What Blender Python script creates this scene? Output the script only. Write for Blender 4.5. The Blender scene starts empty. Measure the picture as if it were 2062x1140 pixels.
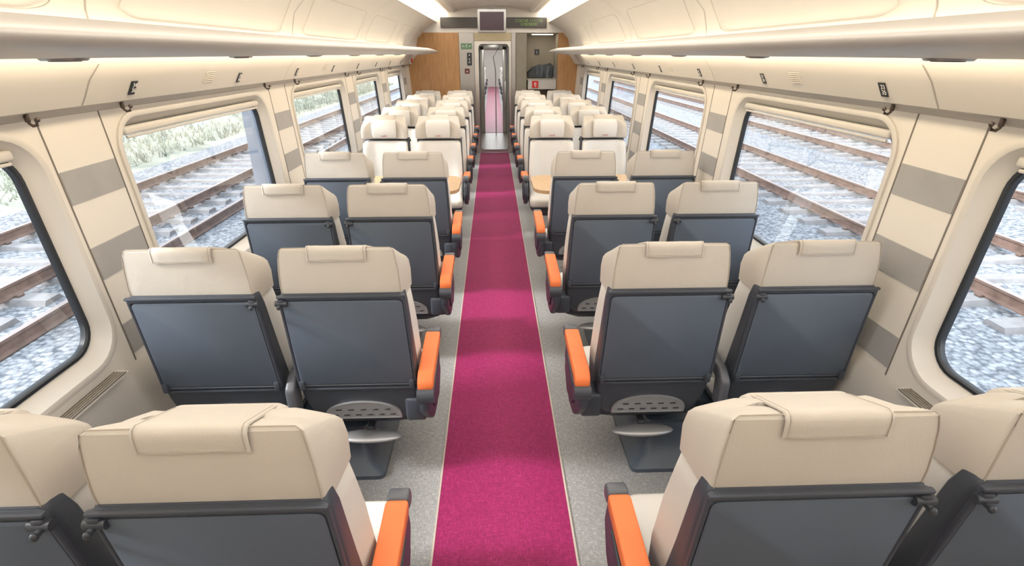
import bpy, bmesh, math, random
from mathutils import Vector, Matrix
random.seed(7)
sc = bpy.context.scene
COL = sc.collection
try:
    sc.view_settings.view_transform = 'Standard'
    sc.view_settings.look = 'None'
except Exception: pass

# ------------------------------------------------------------ materials
def M(name, col, rough=0.5, metal=0.0, nscale=8.0, namt=0.06, bump=0.0, bscale=200.0, emit=None, estr=0.0, coat=0.0):
    m = bpy.data.materials.new(name); m.use_nodes = True
    nt = m.node_tree; b = nt.nodes['Principled BSDF']
    tc = nt.nodes.new('ShaderNodeTexCoord')
    n = nt.nodes.new('ShaderNodeTexNoise'); n.inputs['Scale'].default_value = nscale
    n.inputs['Detail'].default_value = 4
    nt.links.new(tc.outputs['Object'], n.inputs['Vector'])
    r = nt.nodes.new('ShaderNodeValToRGB')
    r.color_ramp.elements[0].position = 0.3; r.color_ramp.elements[1].position = 0.7
    r.color_ramp.elements[0].color = (*[c*(1-namt) for c in col], 1)
    r.color_ramp.elements[1].color = (*[min(1, c*(1+namt)) for c in col], 1)
    nt.links.new(n.outputs['Fac'], r.inputs['Fac'])
    nt.links.new(r.outputs['Color'], b.inputs['Base Color'])
    b.inputs['Roughness'].default_value = rough
    b.inputs['Metallic'].default_value = metal
    if coat: b.inputs['Coat Weight'].default_value = coat
    if bump > 0:
        n2 = nt.nodes.new('ShaderNodeTexNoise'); n2.inputs['Scale'].default_value = bscale
        nt.links.new(tc.outputs['Object'], n2.inputs['Vector'])
        bp = nt.nodes.new('ShaderNodeBump'); bp.inputs['Strength'].default_value = bump
        bp.inputs['Distance'].default_value = 0.002
        nt.links.new(n2.outputs['Fac'], bp.inputs['Height'])
        nt.links.new(bp.outputs['Normal'], b.inputs['Normal'])
    if emit:
        b.inputs['Emission Color'].default_value = (*emit, 1)
        b.inputs['Emission Strength'].default_value = estr
    return m

def leather_mat(name, col):
    m = M(name, col, 0.5, 0, 3, 0.04, 0.25, 260)
    nt = m.node_tree; b = nt.nodes['Principled BSDF']
    old = b.inputs['Normal'].links[0].from_node
    tc = [n for n in nt.nodes if n.type == 'TEX_COORD'][0]
    n3 = nt.nodes.new('ShaderNodeTexNoise'); n3.inputs['Scale'].default_value = 7; n3.inputs['Detail'].default_value = 2
    n3.inputs['Distortion'].default_value = 1.0
    nt.links.new(tc.outputs['Object'], n3.inputs['Vector'])
    bp = nt.nodes.new('ShaderNodeBump'); bp.inputs['Strength'].default_value = .28; bp.inputs['Distance'].default_value = .012
    nt.links.new(n3.outputs['Fac'], bp.inputs['Height']); nt.links.new(old.outputs['Normal'], bp.inputs['Normal'])
    nt.links.new(bp.outputs['Normal'], b.inputs['Normal'])
    return m
leather = leather_mat('leather_beige', (0.56, 0.52, 0.465))
leather_lit = leather_mat('leather_beige_lit', (0.71, 0.695, 0.665))  # same leather as the beige, with the lit look put into the colour
seam = M('leather_seam', (0.42, 0.37, 0.31), 0.6)
shellm = M('shell_plastic', (0.052, 0.061, 0.080), 0.42, 0, 6, 0.05, 0.1, 500)
traym = M('tray_plastic', (0.095, 0.121, 0.163), 0.48, 0, 6, 0.04, 0.12, 600)
darkp = M('dark_plastic', (0.040, 0.046, 0.058), 0.35)
greyp = M('grey_plastic', (0.11, 0.12, 0.14), 0.35)
orange = M('orange_rubber', (0.88, 0.215, 0.065), 0.55, 0, 20, 0.03)
grillem = M('silver_grille', (0.42, 0.43, 0.45), 0.35, 0.5)
alu = M('aluminium', (0.62, 0.6, 0.57), 0.3, 0.85, 5, 0.03)
rackm = M('rack_metal', (0.57, 0.545, 0.51), 0.42, 0.35, 3, 0.03)
cream = M('cream_panel', (0.745, 0.71, 0.655), 0.45, 0, 2, 0.02)
creamd = M('cream_lower', (0.55, 0.53, 0.50), 0.5, 0, 2, 0.02)
framem = M('window_frame_cream', (0.63, 0.605, 0.565), 0.4, 0, 2, 0.02)
ledge = M('ledge_taupe', (0.46, 0.43, 0.39), 0.45)
mould = M('moulding_cream', (0.62, 0.58, 0.52), 0.45)
band = M('band_grey', (0.36, 0.357, 0.355), 0.5)
black = M('gasket_black', (0.02, 0.024, 0.03), 0.35)
seamline = M('seam_dark', (0.18, 0.16, 0.14), 0.6)
white = M('white_print', (0.85, 0.85, 0.85), 0.5)
redm = M('red_plastic', (0.6, 0.03, 0.02), 0.4)
redthread = M('red_thread', (0.35, 0.02, 0.05), 0.6)
greenm = M('green_sign', (0.12, 0.25, 0.13), 0.5)
ceilm = M('ceiling_cream', (0.80, 0.755, 0.68), 0.5)
steel = M('brushed_steel', (0.42, 0.41, 0.40), 0.3, 0.85, 40, 0.05)
ledgreen = M('led_green', (0.05, 0.10, 0.03), 0.5, emit=(0.4, 0.6, 0.15), estr=0.4)
screenm = M('screen_dark', (0.035, 0.012, 0.02), 0.2)
lampwarm = M('lamp_warm', (1, 0.9, 0.7), 0.5, emit=(1.0, 0.82, 0.58), estr=12.5)
fillup = M('fill_uplight', (1, 0.9, 0.7), 0.5, emit=(1.0, 0.84, 0.62), estr=4.5)  # added glow to brighten the upper wall, not a seen fixture
lampceil = M('lamp_ceiling', (1, 0.95, 0.85), 0.5, emit=(1.0, 0.90, 0.76), estr=5.0)
fillwhite = M('fill_white', (1, 1, 1), 0.5, emit=(1.0, 0.96, 0.90), estr=3.5)
bagm = M('bag_fabric', (0.07, 0.08, 0.10), 0.8, 0, 6, 0.4)
beigeedge = M('beige_edge', (0.50, 0.44, 0.38), 0.6)

def wood(name, c1, c2, scale=6):
    m = bpy.data.materials.new(name); m.use_nodes = True
    nt = m.node_tree; b = nt.nodes['Principled BSDF']
    tc = nt.nodes.new('ShaderNodeTexCoord'); mp = nt.nodes.new('ShaderNodeMapping')
    mp.inputs['Scale'].default_value = (scale*4, scale*4, scale*0.3)
    n = nt.nodes.new('ShaderNodeTexNoise'); n.inputs['Scale'].default_value = 2.5; n.inputs['Detail'].default_value = 8
    r = nt.nodes.new('ShaderNodeValToRGB')
    r.color_ramp.elements[0].position = .3; r.color_ramp.elements[1].position = .7
    r.color_ramp.elements[0].color = (*c1, 1); r.color_ramp.elements[1].color = (*c2, 1)
    nt.links.new(tc.outputs['Object'], mp.inputs['Vector']); nt.links.new(mp.outputs['Vector'], n.inputs['Vector'])
    nt.links.new(n.outputs['Fac'], r.inputs['Fac']); nt.links.new(r.outputs['Color'], b.inputs['Base Color'])
    b.inputs['Roughness'].default_value = .4
    return m
woodm = wood('wood_panel', (0.40, 0.20, 0.075), (0.54, 0.30, 0.13))
tablem = wood('wood_table', (0.46, 0.30, 0.16), (0.60, 0.42, 0.25))

def fabric(name, c1, c2, c3, sc2=260, st=.22, rough=0.85):
    m = bpy.data.materials.new(name); m.use_nodes = True
    nt = m.node_tree; b = nt.nodes['Principled BSDF']; b.inputs['Roughness'].default_value = rough
    tc = nt.nodes.new('ShaderNodeTexCoord')
    def stretched(sx, sy):
        mp = nt.nodes.new('ShaderNodeMapping'); mp.inputs['Scale'].default_value = (sx, sy, 1)
        nt.links.new(tc.outputs['Object'], mp.inputs['Vector'])
        n = nt.nodes.new('ShaderNodeTexNoise'); n.inputs['Scale'].default_value = sc2; n.inputs['Detail'].default_value = 3
        nt.links.new(mp.outputs['Vector'], n.inputs['Vector']); return n
    a = stretched(1.0, st); c = stretched(st, 1.0)
    mx = nt.nodes.new('ShaderNodeMath'); mx.operation = 'MAXIMUM'
    nt.links.new(a.outputs['Fac'], mx.inputs[0]); nt.links.new(c.outputs['Fac'], mx.inputs[1])
    r = nt.nodes.new('ShaderNodeValToRGB')
    r.color_ramp.elements[0].position = .40; r.color_ramp.elements[0].color = (*c1, 1)
    r.color_ramp.elements[1].position = .80; r.color_ramp.elements[1].color = (*c3, 1)
    e = r.color_ramp.elements.new(.58); e.color = (*c2, 1)
    nt.links.new(mx.outputs[0], r.inputs['Fac'])
    nt.links.new(r.outputs['Color'], b.inputs['Base Color'])
    bp = nt.nodes.new('ShaderNodeBump'); bp.inputs['Strength'].default_value = .15; bp.inputs['Distance'].default_value = .001
    nt.links.new(mx.outputs[0], bp.inputs['Height']); nt.links.new(bp.outputs['Normal'], b.inputs['Normal'])
    return m
carpetm = fabric('magenta_carpet', (0.20, 0.002, 0.060), (0.275, 0.004, 0.090), (0.42, 0.03, 0.165), 260, .18, rough=.7)
carpetpale = fabric('hazed_magenta_carpet', (0.30, 0.06, 0.12), (0.36, 0.09, 0.16), (0.45, 0.15, 0.22), rough=.5)  # paler magenta: door glass haze and reflection put into the colour
floorm = fabric('grey_flooring', (0.22, 0.223, 0.227), (0.315, 0.318, 0.322), (0.56, 0.565, 0.57), 240, .18, rough=.5)
matm = fabric('beige_mat', (0.20, 0.16, 0.13), (0.40, 0.35, 0.30), (0.75, 0.72, 0.68), 22, .5, rough=.35)

def gravel(name, cols, scale):
    m = bpy.data.materials.new(name); m.use_nodes = True
    nt = m.node_tree; b = nt.nodes['Principled BSDF']; b.inputs['Roughness'].default_value = .9
    tc = nt.nodes.new('ShaderNodeTexCoord')
    v = nt.nodes.new('ShaderNodeTexVoronoi'); v.inputs['Scale'].default_value = scale
    nt.links.new(tc.outputs['Object'], v.inputs['Vector'])
    r = nt.nodes.new('ShaderNodeValToRGB')
    r.color_ramp.elements[0].position = 0; r.color_ramp.elements[0].color = (*cols[0], 1)
    r.color_ramp.elements[1].position = 1; r.color_ramp.elements[1].color = (*cols[2], 1)
    e = r.color_ramp.elements.new(.5); e.color = (*cols[1], 1)
    sp = nt.nodes.new('ShaderNodeSeparateColor')
    nt.links.new(v.outputs['Color'], sp.inputs[0]); nt.links.new(sp.outputs[0], r.inputs['Fac'])
    r2 = nt.nodes.new('ShaderNodeValToRGB')
    r2.color_ramp.elements[0].position = .4; r2.color_ramp.elements[0].color = (1, 1, 1, 1)
    r2.color_ramp.elements[1].position = .8; r2.color_ramp.elements[1].color = (.4, .42, .45, 1)
    nt.links.new(v.outputs['Distance'], r2.inputs['Fac'])
    mm = nt.nodes.new('ShaderNodeMix'); mm.data_type = 'RGBA'; mm.blend_type = 'MULTIPLY'; mm.inputs[0].default_value = 1
    nt.links.new(r.outputs['Color'], mm.inputs[6]); nt.links.new(r2.outputs['Color'], mm.inputs[7])
    nt.links.new(mm.outputs[2], b.inputs['Base Color'])
    bp = nt.nodes.new('ShaderNodeBump'); bp.inputs['Strength'].default_value = .3; bp.inputs['Distance'].default_value = .012
    bp.invert = True
    nt.links.new(v.outputs['Distance'], bp.inputs['Height']); nt.links.new(bp.outputs['Normal'], b.inputs['Normal'])
    return m
ballast = gravel('ballast_gravel', [(0.215, 0.225, 0.245), (0.285, 0.30, 0.32), (0.41, 0.425, 0.45)], 19)
dirt = M('dry_earth_grass', (0.36, 0.37, 0.30), 0.95, 0, 0.9, 0.22, 0.6, 12)
grassm = M('dry_grass', (0.33, 0.345, 0.27), 0.9, 0, 0.7, 0.25)
rustm = M('rusty_rail', (0.19, 0.125, 0.10), 0.6, 0.2, 6, 0.3)
railtop = M('rail_top', (0.30, 0.25, 0.235), 0.45, 0.4)
sleeperm = M('concrete_sleeper', (0.29, 0.28, 0.28), 0.85, 0, 5, 0.2)
mastm = M('mast_concrete', (0.18, 0.21, 0.26), 0.8, 0, 3, 0.1)

def glass(name, fac=0.06, tint=(1, 1, 1)):
    m = bpy.data.materials.new(name); m.use_nodes = True
    nt = m.node_tree; nt.nodes.clear()
    o = nt.nodes.new('ShaderNodeOutputMaterial'); t = nt.nodes.new('ShaderNodeBsdfTransparent')
    t.inputs[0].default_value = (*tint, 1)
    g = nt.nodes.new('ShaderNodeBsdfGlossy'); g.inputs['Roughness'].default_value = .02
    fr = nt.nodes.new('ShaderNodeLayerWeight'); fr.inputs['Blend'].default_value = .25
    mu = nt.nodes.new('ShaderNodeMath'); mu.operation = 'MULTIPLY'; mu.inputs[1].default_value = fac*6
    nt.links.new(fr.outputs['Fresnel'], mu.inputs[0])
    x = nt.nodes.new('ShaderNodeMixShader')
    nt.links.new(mu.outputs[0], x.inputs[0]); nt.links.new(t.outputs[0], x.inputs[1]); nt.links.new(g.outputs[0], x.inputs[2])
    nt.links.new(x.outputs[0], o.inputs[0]); return m
glassm = glass('window_glass', .045, (.98, .99, 1))
doorglass = glass('door_glass', .12, (.95, .96, .95))

# ------------------------------------------------------------ mesh helpers
def mesh_from_bm(bm, name, mats, sharp=35, fn=None):
    bmesh.ops.recalc_face_normals(bm, faces=bm.faces[:])
    if fn:
        for v in bm.verts: v.co = fn(v.co)
    me = bpy.data.meshes.new(name); bm.to_mesh(me); bm.free()
    for m in mats: me.materials.append(m)
    for p in me.polygons: p.use_smooth = True
    me.set_sharp_from_angle(angle=math.radians(sharp))
    return me

def obj(name, data, parent=None, loc=(0, 0, 0), rot=(0, 0, 0), label=None, category=None, kind=None, group=None):
    o = bpy.data.objects.new(name, data)
    COL.objects.link(o)
    o.location = loc; o.rotation_euler = rot
    if parent: o.parent = parent
    if label: o['label'] = label
    if category: o['category'] = category
    if kind: o['kind'] = kind
    if group: o['group'] = group
    return o

def add_box(bm, c, s, bevel=0.0, seg=2, mi=0, rot=None):
    r = bmesh.ops.create_cube(bm, size=1)
    vs = r['verts']
    bmesh.ops.scale(bm, vec=s, verts=vs)
    if bevel > 0:
        es = list({e for v in vs for e in v.link_edges})
        rr = bmesh.ops.bevel(bm, geom=es, offset=bevel, segments=seg, profile=.5, affect='EDGES', clamp_overlap=True)
        vs = list({v for f in rr['faces'] for v in f.verts} | {v for v in vs if v.is_valid})
    if rot is not None:
        bmesh.ops.rotate(bm, cent=(0, 0, 0), matrix=rot, verts=vs)
    bmesh.ops.translate(bm, vec=c, verts=vs)
    for f in {f for v in vs for f in v.link_faces}: f.material_index = mi

def add_cyl(bm, c, r, h, axis='Z', seg=20, r2=None, mi=0, scale=None):
    m = {'Z': Matrix.Identity(3), 'X': Matrix.Rotation(math.pi/2, 3, 'Y'), 'Y': Matrix.Rotation(math.pi/2, 3, 'X')}[axis]
    rr = bmesh.ops.create_cone(bm, cap_ends=True, segments=seg, radius1=r, radius2=r if r2 is None else r2, depth=h)
    vs = rr['verts']
    bmesh.ops.rotate(bm, cent=(0, 0, 0), matrix=m, verts=vs)
    if scale: bmesh.ops.scale(bm, vec=scale, verts=vs)
    bmesh.ops.translate(bm, vec=c, verts=vs)
    for f in {f for v in vs for f in v.link_faces}: f.material_index = mi

def add_sph(bm, c, s, mi=0, u=20, v=12):
    rr = bmesh.ops.create_uvsphere(bm, u_segments=u, v_segments=v, radius=1)
    bmesh.ops.scale(bm, vec=s, verts=rr['verts']); bmesh.ops.translate(bm, vec=c, verts=rr['verts'])
    for f in {f for w in rr['verts'] for f in w.link_faces}: f.material_index = mi

def rpoly(pts, radii, n=4):
    out = []; N = len(pts)
    for i in range(N):
        p = Vector(pts[i]); a = Vector(pts[i-1]); b = Vector(pts[(i+1) % N]); r = radii[i] if isinstance(radii, (list, tuple)) else radii
        da = (a-p); db = (b-p)
        ra = min(r, da.length*.48); rb = min(r, db.length*.48)
        A = p+da.normalized()*ra; B = p+db.normalized()*rb
        for k in range(n+1):
            t = k/n
            out.append(A*(1-t)**2+p*2*t*(1-t)+B*t*t)
    return out

def loft(bm, rings, cap0=True, cap1=True, closed=True, mi=0):
    vr = [[bm.verts.new(p) for p in r] for r in rings]
    for a, b in zip(vr, vr[1:]):
        n = len(a)
        for i in range(n if closed else n-1):
            j = (i+1) % n
            f = bm.faces.new((a[i], a[j], b[j], b[i])); f.material_index = mi
    if cap0: f = bm.faces.new(vr[0][::-1]); f.material_index = mi
    if cap1: f = bm.faces.new(vr[-1]); f.material_index = mi
    return vr

def prism_x(bm, pts_yz, x0, x1, bevel=0.0, mi=0):
    c = Vector((sum(p[0] for p in pts_yz)/len(pts_yz), sum(p[1] for p in pts_yz)/len(pts_yz)))
    def R(x, k):
        res = []
        for p in pts_yz:
            v = Vector(p)-c; l = v.length
            v = v*((l-k)/l) if l > k else v*0
            res.append((x, c[0]+v[0], c[1]+v[1]))
        return res
    sg = 1 if x1 > x0 else -1
    if bevel:
        rings = [R(x0, bevel), R(x0+bevel*.3*sg, bevel*.3), R(x0+bevel*sg, 0), R(x1-bevel*sg, 0), R(x1-bevel*.3*sg, bevel*.3), R(x1, bevel)]
    else: rings = [R(x0, 0), R(x1, 0)]
    loft(bm, rings, mi=mi)

def tube(bm, path, r, seg=6, closed=False, mi=0):
    P = [Vector(p) for p in path]; n = len(P); rings = []
    for i in range(n):
        if closed: t = P[(i+1) % n]-P[i-1]
        else: t = P[min(i+1, n-1)]-P[max(i-1, 0)]
        t.normalize()
        up = Vector((0, 0, 1)) if abs(t.z) < .9 else Vector((1, 0, 0))
        a = t.cross(up).normalized(); b = t.cross(a).normalized()
        rings.append([P[i]+a*r*math.cos(2*math.pi*k/seg)+b*r*math.sin(2*math.pi*k/seg) for k in range(seg)])
    if closed: rings.append(rings[0]); loft(bm, rings, False, False, mi=mi)
    else: loft(bm, rings, mi=mi)

def text_mesh(body, size, mat, extrude=0.0004):
    cu = bpy.data.curves.new('txt', 'FONT'); cu.body = body; cu.size = size; cu.extrude = extrude
    cu.align_x = 'CENTER'; cu.align_y = 'CENTER'; cu.resolution_u = 3; cu.space_line = .85
    o = bpy.data.objects.new('tmp_txt', cu); COL.objects.link(o)
    bpy.context.view_layer.update()
    dg = bpy.context.evaluated_depsgraph_get()
    me = bpy.data.meshes.new_from_object(o.evaluated_get(dg))
    bpy.data.objects.remove(o); bpy.data.curves.remove(cu)
    me.materials.clear(); me.materials.append(mat)
    return me

Y0, Y1 = -1.6, 10.7
WX = 1.60
GZ0, GZ1 = .80, 1.535
ZL, ZU = .66, 1.63
def lean(co):
    t = (ZU-co.z)/(ZU-ZL)
    s = 1 if co.x > 0 else -1
    return Vector((co.x-s*.06*t, co.y, co.z))
# ------------------------------------------------------------ floor
bm = bmesh.new(); add_box(bm, (0, (Y0+Y1)/2, -.03), (3.2, Y1-Y0, .06))
obj('floor', mesh_from_bm(bm, 'floor', [floorm]), kind='structure', label='light grey speckled woven vinyl train floor')
bm = bmesh.new(); add_box(bm, (0, (Y0+10.6)/2, .003), (.57, 10.6-Y0, .006))
carpet = obj('aisle_carpet', mesh_from_bm(bm, 'aisle_carpet', [carpetm]), label='long magenta carpet runner along the aisle', category='carpet')
for s in (-1, 1):
    bm = bmesh.new(); add_box(bm, (s*.289, (Y0+10.6)/2, .0035), (.008, 10.6-Y0, .007))
    obj('edge_strip', mesh_from_bm(bm, 'edge_strip', [beigeedge]), parent=carpet, label='thin beige edging of the runner')

# ------------------------------------------------------------ walls with windows
def rrect(y0, y1, z0, z1, r, n=7):
    pts = []
    for cy, cz, a0 in ((y1-r, z0+r, -90), (y1-r, z1-r, 0), (y0+r, z1-r, 90), (y0+r, z0+r, 180)):
        for k in range(n+1):
            a = math.radians(a0+90*k/n); pts.append((cy+r*math.cos(a), cz+r*math.sin(a)))
    return pts
WIN = {1: [(.18, 1.58), (2.11, 3.47), (4.12, 5.50), (6.18, 7.58), (8.28, 9.62)],
       -1: [(.40, 1.80), (2.33, 3.75), (4.38, 5.84), (6.42, 7.68), (8.38, 9.62)]}
LOWP = [(1.48, 0.0), (1.505, .08), (1.51, .50), (1.515, .60), (1.54, ZL)]
UPP = [(1.60, ZU), (1.575, 1.637), (1.56, 1.655), (1.54, 1.662), (1.515, 1.70), (1.485, 1.75), (1.435, 1.805), (1.425, 1.84), (1.425, 1.98), (1.39, 2.10), (1.27, 2.22), (1.08, 2.34), (1.02, 2.36)]
wi = 0; ti = 0
for s, nm in ((-1, 'left'), (1, 'right')):
    bm = bmesh.new()
    vs = [[bm.verts.new((s*x, y, z)) for (x, z) in LOWP] for y in (Y0, Y1)]
    for i in range(len(LOWP)-1):
        f = bm.faces.new((vs[0][i], vs[0][i+1], vs[1][i+1], vs[1][i])); f.material_index = 1
    vs = [[bm.verts.new((s*x, y, z)) for (x, z) in UPP] for y in (Y0, Y1)]
    for i in range(len(UPP)-1):
        f = bm.faces.new((vs[0][i], vs[0][i+1], vs[1][i+1], vs[1][i])); f.material_index = 2 if i < 3 else 0
    edges = [Y0]
    XL = lambda z: WX-.06*(ZU-z)/(ZU-ZL)
    for (a, b) in WIN[s]:
        ta, tb = a-.12, b+.12
        inner = rrect(a-.075, b+.075, GZ0-.075, GZ1+.075, .16); outer = rrect(ta, tb, ZL, ZU, .0005)
        loft(bm, [[(s*XL(p[1]), p[0], p[1]) for p in outer], [(s*XL(p[1]), p[0], p[1]) for p in inner]], False, False)
        edges += [ta, tb]
    edges.append(Y1)
    for k in range(0, len(edges), 2):
        ya, yb = edges[k], edges[k+1]
        if yb > ya: bm.faces.new([bm.verts.new((s*XL(z), y, z)) for y, z in ((ya, ZL), (yb, ZL), (yb, ZU), (ya, ZU))])
    me = mesh_from_bm(bm, 'wall_'+nm, [cream, creamd, ledge], 30)
    obj('wall_'+nm, me, kind='structure', label='cream moulded train side wall with taupe ledge')
    for (a, b) in WIN[s]:
        wi += 1
        bm = bmesh.new()
        prof = [(.075, 0.0), (.077, -.010), (.066, -.014), (.054, -.010), (.048, .004), (.020, .035), (.014, .040)]
        R = lambda g, dx: [(s*(WX+dx), p[0], p[1]) for p in rrect(a-g, b+g, GZ0-g, GZ1+g, .10+g*.8)]
        loft(bm, [R(g, d) for g, d in prof], False, False, mi=0)
        loft(bm, [R(g, d) for g, d in [(.014, .040), (.011, .036), (.001, .037), (-.004, .043), (-.004, .062)]], False, False, mi=1)
        w = obj('window_%d' % wi, mesh_from_bm(bm, 'window', [framem, black], 40, lean), kind='structure', label='rounded train window with cream frame and black gasket')
        bm = bmesh.new()
        f = bm.faces.new([bm.verts.new((s*(WX+.058), p[0], p[1])) for p in rrect(a, b, GZ0, GZ1, .10)])
        obj('window_pane', mesh_from_bm(bm, 'pane', [glassm], 35, lean), parent=w)
        bm = bmesh.new()
        add_box(bm, (s*(WX+.022), (a+b)/2, GZ1-.002), (.03, b-a-.03, .036), .012, 3)
        add_box(bm, (s*(WX+.018), (a+b)/2, GZ1-.028), (.012, b-a-.06, .012), .005, 2)
        obj('roller_blind', mesh_from_bm(bm, 'blind', [framem], 35, lean), parent=w, label='rolled-up cream window blind cassette')
        bm = bmesh.new()
        add_box(bm, (s*(WX-.022), (a+b)/2, .675), (.055, b-a, .012), .004, 1, mi=1)
        for q in range(5):
            add_box(bm, (s*(WX-.046+q*.011), (a+b)/2, .682), (.005, b-a-.03, .004), 0, mi=0)
        obj('sill_grille', mesh_from_bm(bm, 'grille', [seamline, framem], 35, lean), parent=w, label='dark slotted heating grille under the window')
    gaps = []
    W = WIN[s]
    for k in range(len(W)-1): gaps.append((W[k][1], W[k+1][0]))
    gaps.append((W[-1][1], W[-1][1]+.64))
    for gi, (a, b) in enumerate(gaps):
        c = (a+b)/2+(.02 if gi else 0); hw = .155
        ti += 1
        bm = bmesh.new()
        for yy in (c-hw, c+hw): add_box(bm, (s*(WX-.0005), yy, (ZL+ZU)/2), (.003, .006, ZU-ZL))
        obj('trim_%d' % ti, mesh_from_bm(bm, 'trim', [seamline], 35, lean), kind='structure', label='thin dark joint lines of the pillar panel')
        for z0, z1 in ((1.325, 1.445), (1.025, 1.155), (.69, .825)):
            ti += 1
            bm = bmesh.new(); add_box(bm, (s*(WX-.001), c, (z0+z1)/2), (.004, 2*hw-.012, z1-z0), .001, 1)
            obj('trim_%d' % ti, mesh_from_bm(bm, 'trim', [band], 35, lean), kind='structure', label='grey decorative stripe across the pillar panel')
        ti += 1
        bm = bmesh.new()
        pr = UPP[3:7]
        loft(bm, [[(s*(x-.002), y, z) for x, z in pr] for y in (c-.003, c+.003)], False, False, closed=False)
        pr = UPP[7:12]
        loft(bm, [[(s*(x-.003), y, z) for x, z in pr] for y in (c-.003, c+.003)], False, False, closed=False)
        obj('trim_%d' % ti, mesh_from_bm(bm, 'trim', [ledge]), kind='structure', label='joint line between upper wall panels')
    for (a, b) in W:
        ti += 1
        bm = bmesh.new()
        pth = []
        for (yy, q) in rrect(a-.1, b+.1, 0, 1, .14, 5):
            t = max(0, min(1, q))
            if t < .5: x = 1.42+(1.39-1.42)*(t/.5); z = 1.96+(2.10-1.96)*(t/.5)
            else: x = 1.39+(1.27-1.39)*((t-.5)/.5); z = 2.10+(2.22-2.10)*((t-.5)/.5)
            pth.append((s*(x-.001), yy, z))
        tube(bm, pth, .0025, 6, True)
        obj('trim_%d' % ti, mesh_from_bm(bm, 'trim', [mould]), kind='structure', label='rounded moulding outline on the upper panel')
        ti += 1
        bm = bmesh.new(); yc = a+.62
        for q in range(7):
            t = q/6; x = 1.510-.032*t; z = 1.705+.055*t
            add_box(bm, (s*x, yc, z), (.003, .10, .003))
        obj('trim_%d' % ti, mesh_from_bm(bm, 'trim', [mould]), kind='structure', label='small slotted air vent in the upper panel')

# ceiling
bm = bmesh.new()
CP = [(-1.02, 2.36), (-1.04, 2.44), (-.80, 2.53), (-.70, 2.52), (-.66, 2.56), (-.3, 2.60), (0, 2.61), (.3, 2.60), (.66, 2.56), (.70, 2.52), (.80, 2.53), (1.04, 2.44), (1.02, 2.36)]
loft(bm, [[(x, y, z) for x, z in CP] for y in (Y0, Y1)], False, False, closed=False)
obj('ceiling', mesh_from_bm(bm, 'ceiling', [ceilm]), kind='structure', label='cream vaulted train ceiling with light coves')
for s in (-1, 1):
    bm = bmesh.new()
    loft(bm, [[(s*1.02, y, 2.438), (s*.83, y, 2.508)] for y in (Y0+.05, Y1-.05)], False, False, closed=False)
    obj('ceiling_light', mesh_from_bm(bm, 'cl', [lampceil]), label='long warm white light strip in the ceiling cove', category='light strip', group='ceiling cove lights')

# ------------------------------------------------------------ luggage racks
for s in (-1, 1):
    prof = []
    for k in range(17):
        a = math.radians(90+180*k/16)
        ca, sa = math.cos(a), math.sin(a)
        prof.append((1.12+.17*ca, 1.876+.048*sa))
    prof += [(1.2, 1.829), (1.33, 1.838), (1.422, 1.848), (1.422, 1.915), (1.30, 1.922), (1.2, 1.924)]
    rings = []
    for y, k, kz in ((Y0+.02, 1, 1), (2, 1, 1), (5, 1, 1), (9.0, 1, 1), (9.5, 1, .82), (9.8, .995, .55), (9.93, .985, .32), (9.99, .96, .12)):
        rings.append([(s*(1.422-(1.422-x)*k), y, 1.845+(z-1.845)*kz) for x, z in prof])
    bm = bmesh.new(); loft(bm, rings)
    rk = obj('luggage_rack', mesh_from_bm(bm, 'rack', [rackm], 50), label='long satin grey-beige overhead luggage rack with rounded edge', category='luggage rack', group='overhead luggage racks')
    bm = bmesh.new()
    add_box(bm, (s*1.36, (Y0+9.2)/2, 1.836), (.06, 9.2-Y0, .008), .003, 1)
    obj('light_strip', mesh_from_bm(bm, 'ls', [lampwarm]), parent=rk, label='warm glowing strip under the rack')
    bm = bmesh.new()
    add_box(bm, (s*1.385, (Y0+9.0)/2, 1.922), (.04, 9.0-Y0, .010), .003, 1)
    obj('light_strip', mesh_from_bm(bm, 'ls', [fillup]), parent=rk, label='added warm fill strip on top of the rack')
    yy = 1.5 if s < 0 else 1.38
    bm = bmesh.new()
    add_cyl(bm, (0, 0, 0), .05, .008, 'Z', 28, r2=.058, scale=(.8, 1.25, 1), mi=0)
    add_cyl(bm, (0, 0, -.004), .036, .004, 'Z', 28, scale=(.8, 1.25, 1), mi=1)
    lm = mesh_from_bm(bm, 'reading_lamp', [steel, darkp])
    for k in range(8):
        if yy+k*1.03 < 9.6:
            obj('reading_lamp', lm, parent=rk, loc=(s*1.13, yy+k*1.03, 1.826), label='oval reading lamp under the rack')

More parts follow.
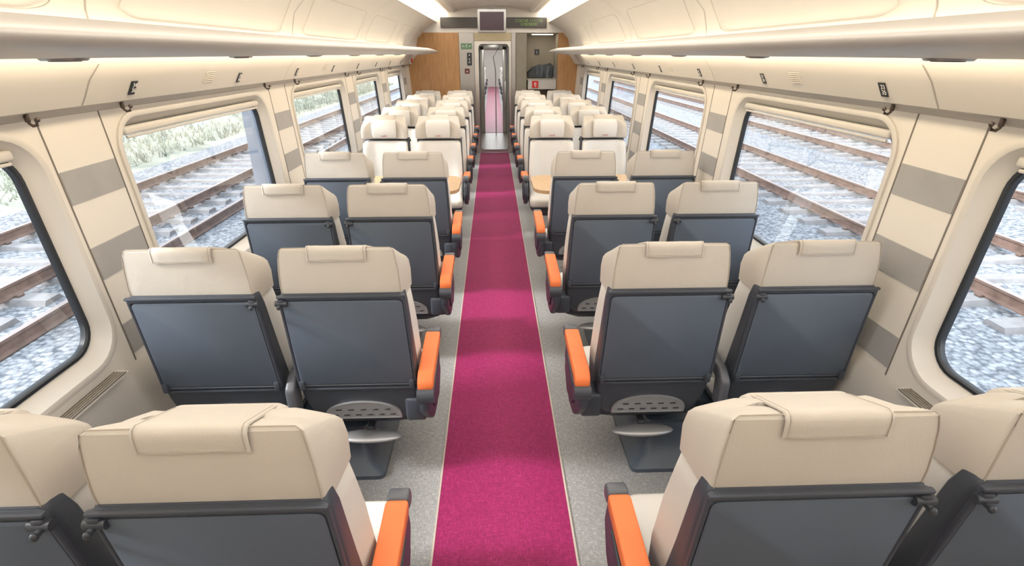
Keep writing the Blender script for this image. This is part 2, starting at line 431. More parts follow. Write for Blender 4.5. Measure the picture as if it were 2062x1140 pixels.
nums = {-1: ['34\n36', '38\n40', '42\n44', '46\n48', '50\n52', '54\n56', '58\n60', '62\n64'], 1: ['33\n35', '37\n39', '41\n43', '45\n47', '49\n51', '53\n55', '57\n59', '61\n63']}
bm = bmesh.new(); add_box(bm, (0, 0, 0), (.040, .062, .004), .0015, 1)
platem = mesh_from_bm(bm, 'number_plate', [black])
bm = bmesh.new()
add_box(bm, (0, 0, .012), (.014, .013, .028), .004, 2)
tube(bm, [(0, 0, -.002), (.012, 0, -.013), (.026, 0, -.010), (.032, 0, .005)], .005, 8)
add_sph(bm, (.032, 0, .007), (.008, .008, .008), u=10, v=8)
hookm = mesh_from_bm(bm, 'wall_hook', [M('hook_bronze', (.09, .07, .06), .35, .5)])
for s in (-1, 1):
    for k, t in enumerate(nums[s]):
        y = (2.33 if s < 0 else 2.10)+k*.98
        n = Vector((-s*.86, 0, -.51)).normalized()
        up = Vector((-s*.51, 0, .86)).normalized()
        right = up.cross(n)
        mt = Matrix((right, up, n)).transposed().to_4x4(); mt.translation = Vector((s*1.508, y, 1.711))+n*.002
        o = obj('seat_number_sign', platem, label='small black seat number plate with white digits', category='sign', group='seat number plates')
        o.matrix_world = mt
        obj('digits', text_mesh(t, .027, white), parent=o, loc=(.005, 0, .0024))
    for (a, b) in WIN[s]:
        for y in (a-.02, b+.03):
            obj('wall_hook', hookm, loc=(s*1.557, y, 1.632), rot=(0, 0, math.pi if s > 0 else 0), label='small dark coat hook on the window ledge', category='coat hook', group='coat hooks along the walls')

# ------------------------------------------------------------ seats
def sec(z, yb, yf, wb, wf, wing, ins=0.0, n=4, r=.03, slope=0.0):
    pts = [(-wb, yb), (wb, yb), (wf, yf+wing), (wf-.045, yf+wing), (wf-.105, yf), (-(wf-.105), yf), (-(wf-.045), yf+wing), (-wf, yf+wing)]
    P = rpoly(pts, [r, r, .022, .025, .03, .03, .025, .022], n)
    cy = (yb+yf)/2; w = max(wb, wf); h = (yf+wing-yb)/2
    out = []
    for p in P:
        yy = cy+(p.y-cy)*(1-ins/h)
        edge = max(0, abs(p.x)-.15)
        out.append((p.x*(1-ins/w), yy, z-slope*yy-slope*.9*edge*max(0, min(1, yy/.1))))
    return out

MES = {}
def seat_meshes():
    bm = bmesh.new()
    S = [(.965, .004, .13, .224, .238, .026, .01, 0), (.975, .000, .132, .229, .242, .034, 0, 0), (1.04, -.003, .132, .229, .242, .040, 0, .0), (1.10, -.002, .127, .225, .239, .036, 0, .08),
         (1.15, .000, .122, .219, .233, .030, 0, .24), (1.180, .004, .119, .213, .227, .023, 0.0, .36), (1.190, .009, .117, .208, .221, .018, .003, .39), (1.1945, .015, .114, .202, .214, .014, .010, .40), (1.195, .026, .108, .185, .193, .008, .035, .40)]
    loft(bm, [sec(*q[:7], r=.010, slope=q[7]) for q in S])
    path = [(-q[3]+.005, q[1]-.0005, q[0]) for q in S[1:6]]
    path2 = [(x*-1, y, z) for x, y, z in path]
    top = [(-.197, .007, 1.187), (0, .006, 1.1895), (.197, .007, 1.187)]
    tube(bm, path+top+path2[::-1], .0016, 5, mi=1)
    MES['headrest'] = mesh_from_bm(bm, 'headrest', [leather, seam], 40)
    for key, mt in (('headrest_pillow', leather), ('headrest_pillow_lit', leather_lit)):
        bm = bmesh.new()
        rings = []
        for z, y0, y1, w in ((.975, .13, .14, .105), (.98, .12, .158, .12), (1.02, .115, .172, .128), (1.09, .11, .170, .128), (1.122, .10, .160, .124), (1.137, .085, .148, .118), (1.142, .10, .135, .11)):
            P = rpoly([(-w, y0), (w, y0), (w, y1), (-w, y1)], [.01, .01, .02, .02], 4)
            rings.append([(p.x, p.y, z+(0 if mt is leather else (z-.975)*.08)) for p in P])
        loft(bm, rings)
        MES[key] = mesh_from_bm(bm, 'pillow', [mt], 50)
    # flap
    bm = bmesh.new()
    yz = [(.15, 1.133), (.125, 1.147), (.095, 1.160), (.06, 1.1745), (.03, 1.187), (.008, 1.1955), (-.003, 1.192), (-.0085, 1.18), (-.0095, 1.165), (-.0090, 1.140)]
    inn = [(.145, 1.127), (.12, 1.141), (.095, 1.154), (.06, 1.168), (.034, 1.180), (.012, 1.188), (.003, 1.186), (-.003, 1.178), (-.0045, 1.165), (-.004, 1.138)]
    poly = yz+inn[::-1]
    rings = []
    for x, k in ((-.109, .002), (-.107, 0), (-.07, -.001), (-.03, .0006), (.02, -.001), (.07, 0), (.107, 0), (.109, .002)):
        rings.append([(x, y+(k if i < 10 else 0), z-(k if i < 10 else 0)+(.0015*math.sin(x*40) if i in (9, 10) else 0)) for i, (y, z) in enumerate(poly)])
    loft(bm, rings)
    for xx in (-.102, .102):
        tube(bm, [(xx, y-.0006, z+.0006) for y, z in yz[1:]], .0009, 4, mi=1)
    tube(bm, [(-.102, -.0098, 1.146), (.102, -.0098, 1.146)], .0009, 4, mi=1)
    MES['headrest_flap'] = mesh_from_bm(bm, 'flap', [leather, seam], 50)
    bm = bmesh.new()
    S = [(.40, .09, .20, .215, .23, .03, .02), (.43, .085, .21, .22, .245, .035, 0), (.60, .06, .195, .225, .25, .04, 0), (.78, .035, .165, .222, .247, .04, 0), (.90, .022, .145, .220, .24, .035, 0), (.965, .016, .136, .218, .235, .03, 0), (.985, .02, .130, .21, .225, .025, .012)]
    loft(bm, [sec(*q) for q in S])
    MES['backrest'] = mesh_from_bm(bm, 'backrest', [leather_lit], 50)
    bm = bmesh.new()
    rings = []
    for z, yb, yf, w in ((.335, .12, .20, .165), (.345, .095, .22, .185), (.38, .072, .22, .215), (.44, .058, .19, .236), (.50, .047, .16, .246), (.56, .038, .13, .25), (.75, .014, .09, .247), (.95, -.006, .06, .241), (.998, -.011, .045, .238), (1.008, -.007, .04, .232)):
        P = rpoly([(-w, yb), (w, yb), (w-.004, yf), (-w+.004, yf)], [.022, .022, .01, .01], 4)
        rings.append([(p.x, p.y, z) for p in P])
    loft(bm, rings)
    def onback(x, z, off):
        y = -.011+(1.0-z)*(.049/.44)
        return (x, y-off, z)
    def rr(w0, w1, z0, z1, r, off):
        P = rpoly([(-w0, z0), (w0, z0), (w1, z1), (-w1, z1)], r, 4)
        return [onback(p.x, p.y, off) for p in P]
    loft(bm, [rr(.247, .240, .555, 1.005, .016, -.004), rr(.247, .239, .556, 1.004, .016, .005), rr(.244, .236, .559, 1.001, .015, .008), rr(.239, .232, .566, .986, .018, .008), rr(.236, .229, .569, .983, .018, .005), rr(.236, .229, .569, .983, .018, .001)], False, False)
    add_box(bm, (0, .040, .546), (.47, .02, .014), .005, 2)
    add_box(bm, (0, -.017, 1.000), (.482, .015, .011), .004, 2)
    for sx in (-1, 1):
        add_box(bm, (sx*.228, .028, .57), (.024, .024, .045), .008, 2)
    MES['back_shell'] = mesh_from_bm(bm, 'shell', [shellm], 40)
    bm = bmesh.new()
    loft(bm, [rr(.234, .227, .572, .980, .022, .0), rr(.234, .227, .572, .980, .022, .006), rr(.231, .224, .575, .977, .021, .008)], False, True)
    MES['tray_table'] = mesh_from_bm(bm, 'tray', [traym], 40)
    bm = bmesh.new()
    arch = [(-.165, .365), (.165, .365)]
    for k in range(13):
        a = math.radians(180*k/12); arch.append((.165*math.cos(a) if 0 < k < 12 else (.165 if k == 0 else -.165), .393+.075*math.sin(a)))
    def ya(z): return .058+max(0, (.44-z))*.22-(z-.44)*.12*(z > .44)
    rings = []
    for off, kk in ((.0, 1), (.010, 1), (.0125, .985), (.0125, .94), (.009, .93)):
        rings.append([(x*kk, ya(z)-off, .41+(z-.41)*kk) for x, z in arch])
    loft(bm, rings, False, True, mi=0)
    for zz, nn, wspan in ((.420, 5, .105), (.387, 6, .125)):
        for k in range(nn):
            x = -wspan+2*wspan*k/(nn-1)
            add_box(bm, (x, ya(zz)-.0098, zz), (.026, .003, .006), .001, 1, mi=1)
    MES['foot_grille'] = mesh_from_bm(bm, 'fgrille', [grillem, black], 40)
    bm = bmesh.new()
    rings = []
    for z, i in ((.345, .03), (.352, .01), (.37, 0), (.43, 0), (.452, .008), (.463, .025), (.467, .05)):
        P = rpoly([(-.243, .13), (.243, .13), (.25, .54), (-.25, .54)], [.03, .03, .06, .06], 5)
        rings.append([(p.x*(1-i/.245), .34+(p.y-.34)*(1-i/.21), z-(.02*((p.y-.3)/.24)**2 if p.y > .3 and z > .4 else 0)) for p in P])
    loft(bm, rings)
    MES['seat_cushion'] = mesh_from_bm(bm, 'cushion', [leather_lit], 50)
    bm = bmesh.new()
    rings = []
    for z, w, y0, y1 in ((.265, .12, .2, .42), (.28, .17, .15, .48), (.32, .235, .11, .53), (.358, .25, .11, .545)):
        P = rpoly([(-w, y0), (w, y0), (w, y1), (-w, y1)], .04, 4)
        rings.append([(p.x, p.y, z) for p in P])
    loft(bm, rings)
    MES['seat_frame'] = mesh_from_bm(bm, 'seat_frame', [darkp], 40)
    bm = bmesh.new()
    add_sph(bm, (0, .10, .235), (.145, .045, .018), u=28, v=12)
    add_box(bm, (0, .14, .222), (.05, .05, .03), .008, 2, mi=0)
    add_box(bm, (0, .19, .254), (.035, .14, .03), .008, 2, mi=1)
    MES['footrest'] = mesh_from_bm(bm, 'footrest', [grillem, darkp], 50)
    for m in (-1, 1):
        bm = bmesh.new()
        add_cyl(bm, (m*.226, -.018, .974), .012, .044, 'X', 14)
        add_box(bm, (m*.226, -.017, .984), (.026, .020, .016), .005, 2)
        add_box(bm, (m*.229, -.032, .968), (.012, .026, .012), .004, 2, rot=None)
        add_sph(bm, (m*.229, -.043, .968), (.008, .007, .010), u=10, v=8)
        MES['coat_hook%d' % m] = mesh_from_bm(bm, 'coat_hook', [darkp], 40)
        def armprism(bm, pts, x0, x1, bev, mi=0): prism_x(bm, [tuple(p) for p in rpoly(pts, .018, 4)], x0, x1, bev, mi)
        bm = bmesh.new()
        armprism(bm, [(-.012, .565), (.02, .588), (.33, .612), (.33, .655), (.01, .636), (-.03, .612), (-.034, .572)], m*.258, m*.322, .008)
        MES['armrest%d' % m] = mesh_from_bm(bm, 'armrest', [orange], 50)
        bm = bmesh.new()
        armprism(bm, [(.325, .605), (.375, .595), (.385, .62), (.378, .652), (.325, .658)], m*.258, m*.322, .008)
        MES['armrest_cap%d' % m] = mesh_from_bm(bm, 'armcap', [greyp], 50)
        bm = bmesh.new()
        armprism(bm, [(-.045, .53), (.0, .565), (.36, .595), (.40, .56), (.42, .46), (.36, .36), (.22, .31), (.10, .33), (.02, .40), (-.04, .47)], m*.262, m*.302, .012)
        add_cyl(bm, (m*.290, -.018, .545), .036, .07, 'X', 18)
        armprism(bm, [(.02, .50), (.30, .54), (.34, .44), (.24, .36), (.10, .39)], m*.30, m*.312, .006)
        add_box(bm, (m*.230, .10, .42), (.09, .12, .12), .015, 2)
        MES['arm_support%d' % m] = mesh_from_bm(bm, 'armsup', [shellm], 45)
        bm = bmesh.new()
        armprism(bm, [(.0, .56), (.06, .60), (.34, .62), (.36, .58), (.06, .55), (.06, .42), (.0, .42)], m*.262, m*.302, .010)
        MES['centre_armrest%d' % m] = mesh_from_bm(bm, 'carm', [greyp], 45)
seat_meshes()
LOGO = text_mesh('renfe', .028, redthread)
def make_seat(aisle, m, x, y, rotz, label, group, logo=False, simple=False, dz=0.0, arm=0.0):
    e = obj('train_seat', None, loc=(x, y, 0), rot=(0, 0, rotz), label=label, category='seat', group=group)
    e.empty_display_size = .2
    for k in ('headrest', 'headrest_pillow', 'headrest_flap', 'backrest', 'back_shell', 'tray_table', 'foot_grille', 'seat_cushion', 'seat_frame', 'footrest'):
        if simple and k in ('foot_grille', 'footrest'): continue
        me = MES['headrest_pillow_lit'] if (k == 'headrest_pillow' and dz > 0) else MES[k]
        obj(k, me, parent=e, loc=(0, 0, dz if k.startswith('headrest') else 0))
    nb = -m if aisle else m
    if not simple: obj('coat_hook', MES['coat_hook%d' % nb], parent=e)
    if aisle:
        a = obj('armrest', MES['armrest%d' % m], parent=e, loc=(m*arm, 0, 0), label='orange padded armrest')
        obj('armrest_cap', MES['armrest_cap%d' % m], parent=a)
        obj('arm_support', MES['arm_support%d' % m], parent=e, loc=(m*arm, 0, 0))
    else:
        obj('centre_armrest', MES['centre_armrest%d' % m], parent=e)
    if logo:
        obj('embroidery', LOGO, parent=e, loc=(0, .1735, 1.0+dz), rot=(math.pi/2, 0, math.pi), label='small red embroidered lettering')
    return e

bm = bmesh.new()
rings = []
for z, w, y0, y1 in ((.0, .30, .07, .52), (.022, .30, .07, .52), (.035, .28, .09, .50), (.06, .23, .13, .46), (.12, .20, .17, .42), (.20, .19, .19, .41), (.232, .22, .17, .43)):
    P = rpoly([(-w, y0), (w, y0), (w, y1), (-w, y1)], .035, 4)
    rings.append([(p.x, p.y, z) for p in P])
loft(bm, rings)
add_box(bm, (0, .345, .247), (.78, .14, .032), .01, 2)
PED = mesh_from_bm(bm, 'pedestal', [M('pedestal_paint', (.07, .09, .12), .4)], 40)

AXS = {-1: .605, 1: .655}; OXS = {-1: 1.165, 1: 1.24}; ARM = {-1: 0, 1: .03}
for row, y in enumerate((.80, 1.80, 2.80, 3.80)):
    for s in (-1, 1):
        AX, OX = AXS[s], OXS[s]
        make_seat(True, -s, s*AX, y, 0, 'beige leather seat, dark blue-grey back shell, orange aisle armrest', 'train seats seen from behind', arm=ARM[s])
        make_seat(False, -s, s*OX, y, 0, 'beige leather window seat with dark blue-grey back shell', 'train seats seen from behind')
        obj('seat_pedestal', PED, loc=(s*((AX+OX)/2-.03), y, 0), label='dark blue-grey metal pedestal under a seat pair', category='seat base', group='seat pedestals')
for row, y in enumerate((5.80, 6.80, 7.80, 8.80, 9.80)):
    for s in (-1, 1):
        AX, OX = .605, 1.17
        make_seat(True, s, s*AX, y, math.pi, 'beige leather seat, lit tone painted in, winged headrest, orange armrest', 'train seats facing the tables', logo=row == 0, dz=.045)
        make_seat(False, s, s*OX, y, math.pi, 'beige leather window seat, lit tone painted in, winged headrest', 'train seats facing the tables', logo=row == 0, dz=.045)
        obj('seat_pedestal', PED, loc=(s*(AX+OX)/2, y, 0), rot=(0, 0, math.pi), label='dark blue-grey metal pedestal under a seat pair', category='seat base', group='seat pedestals')

for s in (-1, 1):
    bm = bmesh.new()
    P = rpoly([(s*.335, 4.46), (s*1.46, 4.44), (s*1.46, 5.12), (s*.335, 5.10)], [.16, .02, .02, .16], 8)
    loft(bm, [[(p.x, p.y, z) for p in P] for z in (.705, .71, .73, .735)])
    t = obj('table', mesh_from_bm(bm, 'table_top', [tablem], 40), label='light wood table with rounded corners between facing seats', category='table', group='bay tables')
    bm = bmesh.new()
    add_box(bm, (s*1.20, 4.80, .36), (.08, .22, .70), .02, 2); add_box(bm, (s*1.20, 4.80, .01), (.30, .36, .02), .008, 2)
    add_box(bm, (s*1.0, 4.80, .69), (.7, .1, .03), .008, 1)
    obj('table_leg', mesh_from_bm(bm, 'table_leg', [greyp]), parent=t)

# ------------------------------------------------------------ end wall
def plate(name, x0, x1, z0, z1, y, th, mat, **kw):
    bm = bmesh.new(); add_box(bm, ((x0+x1)/2, y+th/2, (z0+z1)/2), (x1-x0, th, z1-z0), min(.004, th*.3), 1)
    return obj(name, mesh_from_bm(bm, name, [mat]), **kw)
YE = 10.62
ti += 1; plate('trim_%d' % ti, -1.70, -.64, 0, 2.19, YE, .08, woodm, kind='structure', label='warm wood veneer end panel')
ti += 1; plate('trim_%d' % ti, 1.22, 1.70, 0, 2.19, YE, .08, woodm, kind='structure', label='warm wood veneer end panel')
ti += 1; plate('trim_%d' % ti, -.64, -.36, 0, 2.19, YE-.01, .10, steel, kind='structure', label='brushed steel door column')
ti += 1; plate('trim_%d' % ti, .34, .42, 0, 2.19, YE-.01, .10, steel, kind='structure', label='brushed steel door column')
ti += 1; plate('trim_%d' % ti, .42, .63, 0, 2.19, YE+.02, .06, M('dark_olive_panel', (.25, .23, .18), .3), kind='structure', label='dark reflective panel beside the door')
bm = bmesh.new()
up = [(-1.60, 2.19), (1.60, 2.19), (1.45, 2.22), (1.30, 2.22), (1.05, 2.36), (1.03, 2.44), (.8, 2.53), (.66, 2.56), (.3, 2.6), (0, 2.61), (-.3, 2.6), (-.66, 2.56), (-.8, 2.53), (-1.03, 2.44), (-1.05, 2.36), (-1.30, 2.22), (-1.45, 2.22)]
loft(bm, [[(x, y, z) for x, z in up] for y in (YE, YE+.08)])
obj('wall_end', mesh_from_bm(bm, 'wall_end', [cream]), kind='structure', label='cream bulkhead above the door')
ti += 1; plate('trim_%d' % ti, -.36, .34, 2.05, 2.19, YE, .08, M('door_header', (.55, .47, .30), .4), kind='structure', label='yellowish door header')
bm = bmesh.new(); add_box(bm, (0, Y0-.04, 1.3), (3.3, .08, 2.7))
obj('wall_back', mesh_from_bm(bm, 'wall_back', [cream]), kind='structure', label='cream bulkhead wall')
d = plate('information_display', -.96, .99, 2.27, 2.44, YE-.05, .052, M('display_glass', (.05, .045, .04), .3), label='long dark information display above the door with green letters', category='display')
obj('display_text', text_mesh('COCHE 11/11:30\n0 00/08/00', .07, ledgreen), parent=d, loc=(.66, YE-.052, 2.355), rot=(math.pi/2, 0, 0))
bm = bmesh.new()
add_box(bm, (0, 0, 0), (.50, .07, .37), .02, 3, mi=0)
add_box(bm, (0, .0, .23), (.10, .05, .13), .01, 1, mi=0)
mon = obj('ceiling_monitor', mesh_from_bm(bm, 'monitor', [M('monitor_grey', (.42, .41, .39), .4, .3)]), loc=(-.02, 10.15, 2.355), label='small ceiling mounted monitor in silver housing', category='monitor')
bm = bmesh.new(); add_box(bm, (0, -.037, .0), (.42, .006, .29), .002, 1)
obj('screen', mesh_from_bm(bm, 'screen', [screenm]), parent=mon)
def sign(name, cx, cz, w, h, mat, txt, tsize, tmat, lab, y=YE-.02):
    bm = bmesh.new(); add_box(bm, (0, 0, 0), (w, .008, h), .002, 1)
    o = obj(name, mesh_from_bm(bm, name, [mat]), loc=(cx, y, cz), label=lab, category='sign')
    if txt: obj('lettering', text_mesh(txt, tsize, tmat), parent=o, loc=(0, -.0046, 0), rot=(math.pi/2, 0, 0))
sign('exit_sign', -.50, 1.96, .20, .10, greenm, '<-T->', .07, white, 'green and white exit direction sign')
sign('pictogram_sign', -.45, 1.74, .09, .22, black, '^\nt\n=', .07, white, 'black sign with white pictograms')
sign('warning_sign', -.50, 1.53, .09, .09, M('sign_maroon', (.12, .02, .03), .4), 'o', .06, white, 'small dark red warning sign')

# luggage bay
bm = bmesh.new()
for (c, sz) in (((.93, 11.45, 1.1), (.62, .04, 2.2)), ((.62, 11.08, 1.1), (.02, .76, 2.2)), ((1.24, 11.08, 1.1), (.02, .76, 2.2)), ((.93, 11.08, 1.38), (.60, .72, .03)), ((.93, 11.08, .8), (.60, .72, .03)), ((.93, 11.08, 2.19), (.62, .76, .03))):
    add_box(bm, c, sz, .004, 1)
bay = obj('luggage_shelf', mesh_from_bm(bm, 'bay', [M('bay_grey', (.50, .44, .36), .5)]), label='built-in luggage shelf unit beside the door', category='shelf')
plate('shelf_front', .66, 1.21, 1.20, 1.38, YE+.05, .03, creamd, parent=bay)
plate('shelf_glass', .64, 1.22, 1.38, 2.18, YE+.03, .008, doorglass, parent=bay, label='clear glass partition')
plate('bay_glow', .75, 1.15, 2.165, 2.175, 10.95, .12, M('bay_glow', (1, 1, 1), .5, emit=(1, .9, .75), estr=7), parent=bay)  # glowing plate that lightens the bay from inside
bm = bmesh.new()
rings = []
for z, w, dd, cx in ((1.397, .22, .14, .93), (1.41, .26, .18, .93), (1.52, .27, .19, .93), (1.58, .22, .17, .97), (1.63, .13, .13, 1.03), (1.66, .07, .08, 1.06)):
    P = rpoly([(cx-w, 11.0-dd), (cx+w*.9, 11.0-dd), (cx+w*.85, 11.0+dd), (cx-w, 11.0+dd)], .05, 4)
    rings.append([(p.x+.015*math.sin(z*60), p.y, z+.03*math.sin(p.x*17)*(z > 1.5)) for p in P])
loft(bm, rings)
obj('travel_bag', mesh_from_bm(bm, 'bag', [bagm], 60), label='dark soft travel bag on the luggage shelf', category='bag')
sign('luggage_sign', .82, 1.86, .09, .10, black, 'i', .08, white, 'small black and white sign on the glass partition', y=YE+.02)
sign('fire_extinguisher_sign', .80, 1.29, .12, .13, redm, 'fJ', .09, white, 'red fire equipment sign with white symbols', y=YE+.04)
bm = bmesh.new(); add_box(bm, (0, 0, 0), (.03, .14, .12), .01, 2); add_cyl(bm, (.025, 0, 0), .035, .03, 'X', 16, mi=1)
obj('emergency_handle', mesh_from_bm(bm, 'handle', [framem, redm]), loc=(-1.50, 10.2, 1.72), label='red emergency brake handle in cream housing', category='handle')

# door
bm = bmesh.new()
def rectring(x0, x1, z0, z1, r): return rrect(x0, x1, z0, z1, r, 5)
o_ = rectring(-.355, .335, .01, 2.05, .01); i_ = rectring(-.27, .285, .06, 1.99, .06)
loft(bm, [[(x, 10.66, z) for x, z in i_], [(x, 10.64, z) for x, z in i_], [(x, 10.64, z) for x, z in o_], [(x, 10.67, z) for x, z in o_], [(x, 10.67, z) for x, z in i_]], False, False)
g_ = rectring(-.278, .293, .052, 1.998, .066)
loft(bm, [[(x, 10.638, z) for x, z in g_], [(x, 10.632, z) for x, z in i_], [(x, 10.66, z) for x, z in i_]], False, False, mi=1)
dr = obj('door_1', mesh_from_bm(bm, 'door', [alu, black]), kind='structure', label='sliding glass door with steel frame and clear pane')
bm = bmesh.new(); bm.faces.new([bm.verts.new((x, 10.655, z)) for x, z in i_])
obj('door_pane', mesh_from_bm(bm, 'door_pane', [doorglass]), parent=dr)
bm = bmesh.new(); tube(bm, [(.22, 10.635, .85), (.22, 10.60, .87), (.22, 10.60, 1.35), (.22, 10.635, 1.37)], .012, 8)
obj('door_handle', mesh_from_bm(bm, 'door_handle', [alu]), parent=dr)
# vestibule + next carriage
YV = 13.5; YN = 33
bm = bmesh.new(); add_box(bm, (0, (10.7+YV)/2, -.02), (1.2, YV-10.7, .04))
obj('floor_vestibule', mesh_from_bm(bm, 'fv', [matm]), kind='structure', label='mottled beige vestibule floor')
vg = M('vestibule_grey', (.62, .62, .60), .3)
bm = bmesh.new()
add_box(bm, (-.52, 12.1, 1.1), (.05, 2.8, 2.2)); add_box(bm, (.57, 12.5, 1.1), (.05, 2.0, 2.2)); add_box(bm, (0, 12.1, 2.22), (1.2, 2.8, .04))
for s in (-1, 1): add_box(bm, (s*1.02, YV+.05, 1.25), (1.45, .08, 2.5))
add_box(bm, (0, YV+.05, 2.28), (.8, .08, .5))
obj('wall_vestibule', mesh_from_bm(bm, 'wv', [vg]), kind='structure', label='pale grey vestibule walls beyond the door')
bm = bmesh.new(); add_box(bm, (0, 12.1, 2.185), (.3, 1.8, .02), .004, 1)
obj('vestibule_fill', mesh_from_bm(bm, 'vl', [fillwhite]), label='added white fill light beyond the glass door', category='light')  # added glow to brighten the vestibule, no fixture seen there
bm = bmesh.new()
for s in (-1, 1): add_box(bm, (s*.27, YV+.0, 1.0), (.10, .1, 2.0), .01, 2)
add_box(bm, (0, YV, 1.97), (.64, .1, .12), .01, 2)
tube(bm, [(.05, YV-.3, .0), (.05, YV-.3, 1.5), (.0, YV-.3, 1.75), (.12, YV-.3, 1.95), (.12, YV-.06, 1.97)], .012, 8)
obj('door_2', mesh_from_bm(bm, 'door2', [alu]), kind='structure', label='second door frame further down the train')
bm = bmesh.new()
add_box(bm, (0, (YV+YN)/2, -.02), (3.2, YN-YV, .04), mi=0); add_box(bm, (0, (YV+YN)/2, .004), (.57, YN-YV, .006), mi=1)
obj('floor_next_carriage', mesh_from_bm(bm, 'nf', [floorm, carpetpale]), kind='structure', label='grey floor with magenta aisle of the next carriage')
bm = bmesh.new()
for s in (-1, 1): add_box(bm, (s*1.6, (YV+YN)/2, 1.2), (.04, YN-YV, 2.4), mi=0)
add_box(bm, (0, (YV+YN)/2, 2.45), (3.2, YN-YV, .04), mi=0); add_box(bm, (0, YN, 1.2), (3.2, .04, 2.5), mi=0)
obj('wall_next_carriage', mesh_from_bm(bm, 'nc', [cream]), kind='structure', label='walls of the next carriage')
for k in range(5):
    for s in (-1, 1):
        make_seat(True, s, s*.605, 16+k*3.2, math.pi, 'beige leather seat, lit tone painted in, winged headrest, next carriage', 'seats of the next carriage', simple=True, dz=.001)
        obj('seat_pedestal', PED, loc=(s*.605*1.2, 16+k*3.2, 0), rot=(0, 0, math.pi), label='dark blue-grey metal pedestal under a seat pair', category='seat base', group='seat pedestals')
al = bpy.data.lights.new('next_carriage_fill', 'AREA'); al.shape = 'RECTANGLE'; al.size = 1.5; al.size_y = 17  # added fill so the next carriage reads bright through the door
al.energy = 290; al.color = (.95, .97, 1)
ao = bpy.data.objects.new('next_carriage_fill', al); COL.objects.link(ao); ao.location = (0, 23.2, 2.41)

# ------------------------------------------------------------ exterior
GZ = -.80
bm = bmesh.new()
add_box(bm, (20, 30, GZ-.05), (60, 130, .1))
obj('ballast_ground', mesh_from_bm(bm, 'ground', [ballast]), kind='stuff', label='grey crushed stone railway ballast', category='gravel')
bm = bmesh.new()
nx, ny = 26, 60
V = [[None]*ny for _ in range(nx)]
for i in range(nx):
    for j in range(ny):
        x = -8.6-i*1.0; y = -15+j*1.6
        h = .05+min(1, i/5)*.25+min(i, 20)*.06+random.uniform(-.08, .12)*(i > 1)
        V[i][j] = bm.verts.new((x, y, GZ+h if i > 0 else GZ-.02))
for i in range(nx-1):
    for j in range(ny-1): bm.faces.new((V[i][j], V[i+1][j], V[i+1][j+1], V[i][j+1]))
obj('grass_bank', mesh_from_bm(bm, 'bank', [dirt], 180), kind='stuff', label='pale dry earth bank beside the tracks', category='ground')
bm = bmesh.new()
for _ in range(14000):
    x = -9.0-random.random()**1.3*14; y = random.uniform(1, 50)
    i = (-8.6-x); h0 = GZ+.05+min(1, i/5)*.25+i*.06
    hgt = random.uniform(.06, .26)*(1.6 if random.random() < .12 else 1)
    for q in range(3):
        a = random.uniform(0, 6.28); w = random.uniform(.008, .02)
        dx, dy = math.cos(a), math.sin(a)
        lx, ly = random.uniform(-.15, .15), random.uniform(-.15, .15)
        bm.faces.new([bm.verts.new((x-dx*w, y-dy*w, h0-.05)), bm.verts.new((x+dx*w, y+dy*w, h0-.05)), bm.verts.new((x+lx, y+ly, h0+hgt))])
obj('dry_grass', mesh_from_bm(bm, 'grass', [grassm], 180), kind='stuff', label='pale dry grass tufts on the bank', category='grass')
def rail_mesh():
    bm = bmesh.new()
    pr = [(-.07, 0), (.07, 0), (.07, .012), (.012, .03), (.010, .10), (.035, .115), (.035, .145), (-.035, .145), (-.035, .115), (-.010, .10), (-.012, .03), (-.07, .012)]
    loft(bm, [[(x, y, z) for x, z in pr] for y in (-12, 55)])
    for f in bm.faces:
        if f.calc_center_median().z > .144: f.material_index = 1
    return mesh_from_bm(bm, 'rail', [rustm, railtop], 30)
RM = rail_mesh()
bm = bmesh.new()
rings = []
for x, w, h in ((-1.3, .14, .06), (-.8, .13, .078), (-.5, .11, .04), (.5, .11, .04), (.8, .13, .078), (1.3, .14, .06)):
    rings.append([(x, -w, .0), (x, w, .0), (x, w*.75, h), (x, -w*.75, h)])
loft(bm, rings)
for sx in (-.84, .84):
    for o2 in (-.1, .1): add_box(bm, (sx+o2, 0, .09), (.05, .08, .03), .006, 1, mi=1)
SM = mesh_from_bm(bm, 'sleeper', [sleeperm, rustm], 30)
for cx, n, st in ((-6.45, 55, 0), (6.5, 55, -1), (10.9, 58, 2), (15.3, 58, 4)):
    for q in (-.84, .84):
        obj('rail', RM, loc=(cx+q, 0, GZ+.082), label='rusty brown steel rail on concrete sleepers', category='rail', group='railway rails')
    for k in range(n):
        obj('sleeper', SM, loc=(cx, st+k*.62, GZ), label='concrete railway sleeper in ballast', category='sleeper', group='railway sleepers')
obj('rail', RM, loc=(-4.70, 0, GZ+.01), rot=(0, 0, math.radians(.3)), label='rusty brown turnout rail beside the train', category='rail', group='railway rails')
bm = bmesh.new()
pv = [(p.x, p.y) for p in rpoly([(-.17, -.15), (.17, -.15), (.17, .15), (-.17, .15)], .03, 2)]
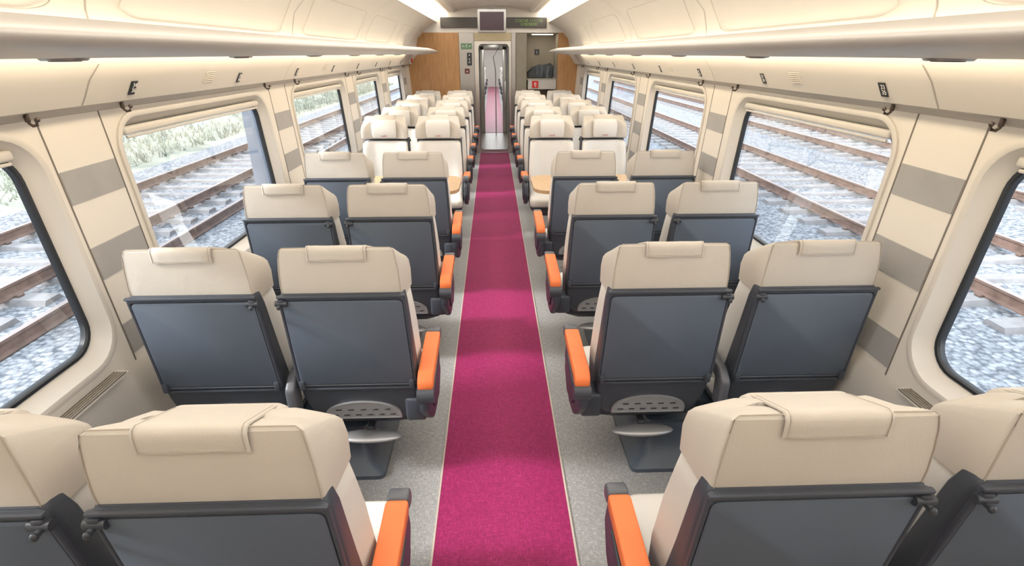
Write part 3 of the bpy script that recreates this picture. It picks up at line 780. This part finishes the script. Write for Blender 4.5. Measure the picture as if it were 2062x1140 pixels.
loft(bm, [[(x*k, y*k, z) for x, y in pv] for z, k in ((0, 1), (6, .8))])
add_box(bm, (0, 0, .15), (.7, .7, .3), .03, 1)
obj('catenary_mast', mesh_from_bm(bm, 'mast', [mastm]), loc=(-3.9, 8.95, GZ), label='blue-grey concrete mast beside the track', category='mast')

# ------------------------------------------------------------ lights
w = bpy.data.worlds.new('World'); sc.world = w; w.use_nodes = True
nt = w.node_tree; bg = nt.nodes['Background']
tc = nt.nodes.new('ShaderNodeTexCoord'); sx = nt.nodes.new('ShaderNodeSeparateXYZ')
nt.links.new(tc.outputs['Generated'], sx.inputs[0])
cr = nt.nodes.new('ShaderNodeValToRGB')
cr.color_ramp.elements[0].position = .0; cr.color_ramp.elements[0].color = (.95, .97, 1, 1)
cr.color_ramp.elements[1].position = .8; cr.color_ramp.elements[1].color = (.78, .89, 1, 1)
nt.links.new(sx.outputs['Z'], cr.inputs['Fac']); nt.links.new(cr.outputs['Color'], bg.inputs['Color'])
bg.inputs['Strength'].default_value = 3.2
sl = bpy.data.lights.new('sun', 'SUN'); sl.energy = 4.6; sl.angle = math.radians(10); sl.color = (1, .97, .93)
so = bpy.data.objects.new('sun', sl); COL.objects.link(so); so.rotation_euler = (math.radians(4), math.radians(-55), math.radians(8))
for k, y in enumerate((.3, 3.3, 6.3, 9.0)):
    al = bpy.data.lights.new('ceiling_fill', 'AREA'); al.shape = 'RECTANGLE'; al.size = .9; al.size_y = 2.6  # fill lights added to brighten the interior evenly, no fixtures seen
    al.energy = 15.5; al.color = (1, .97, .92)
    ao = bpy.data.objects.new('ceiling_fill', al); COL.objects.link(ao); ao.location = (0, y, 2.54)

# ------------------------------------------------------------ camera
cd = bpy.data.cameras.new('camera'); cam = bpy.data.objects.new('camera', cd); COL.objects.link(cam)
cd.sensor_width = 36; cd.lens = 36*1039/2062; cd.clip_start = .02
cam.location = (-.02, 0, 1.84)
cam.rotation_euler = (math.radians(90-24.0), 0, math.radians(-2.0))
sc.camera = cam
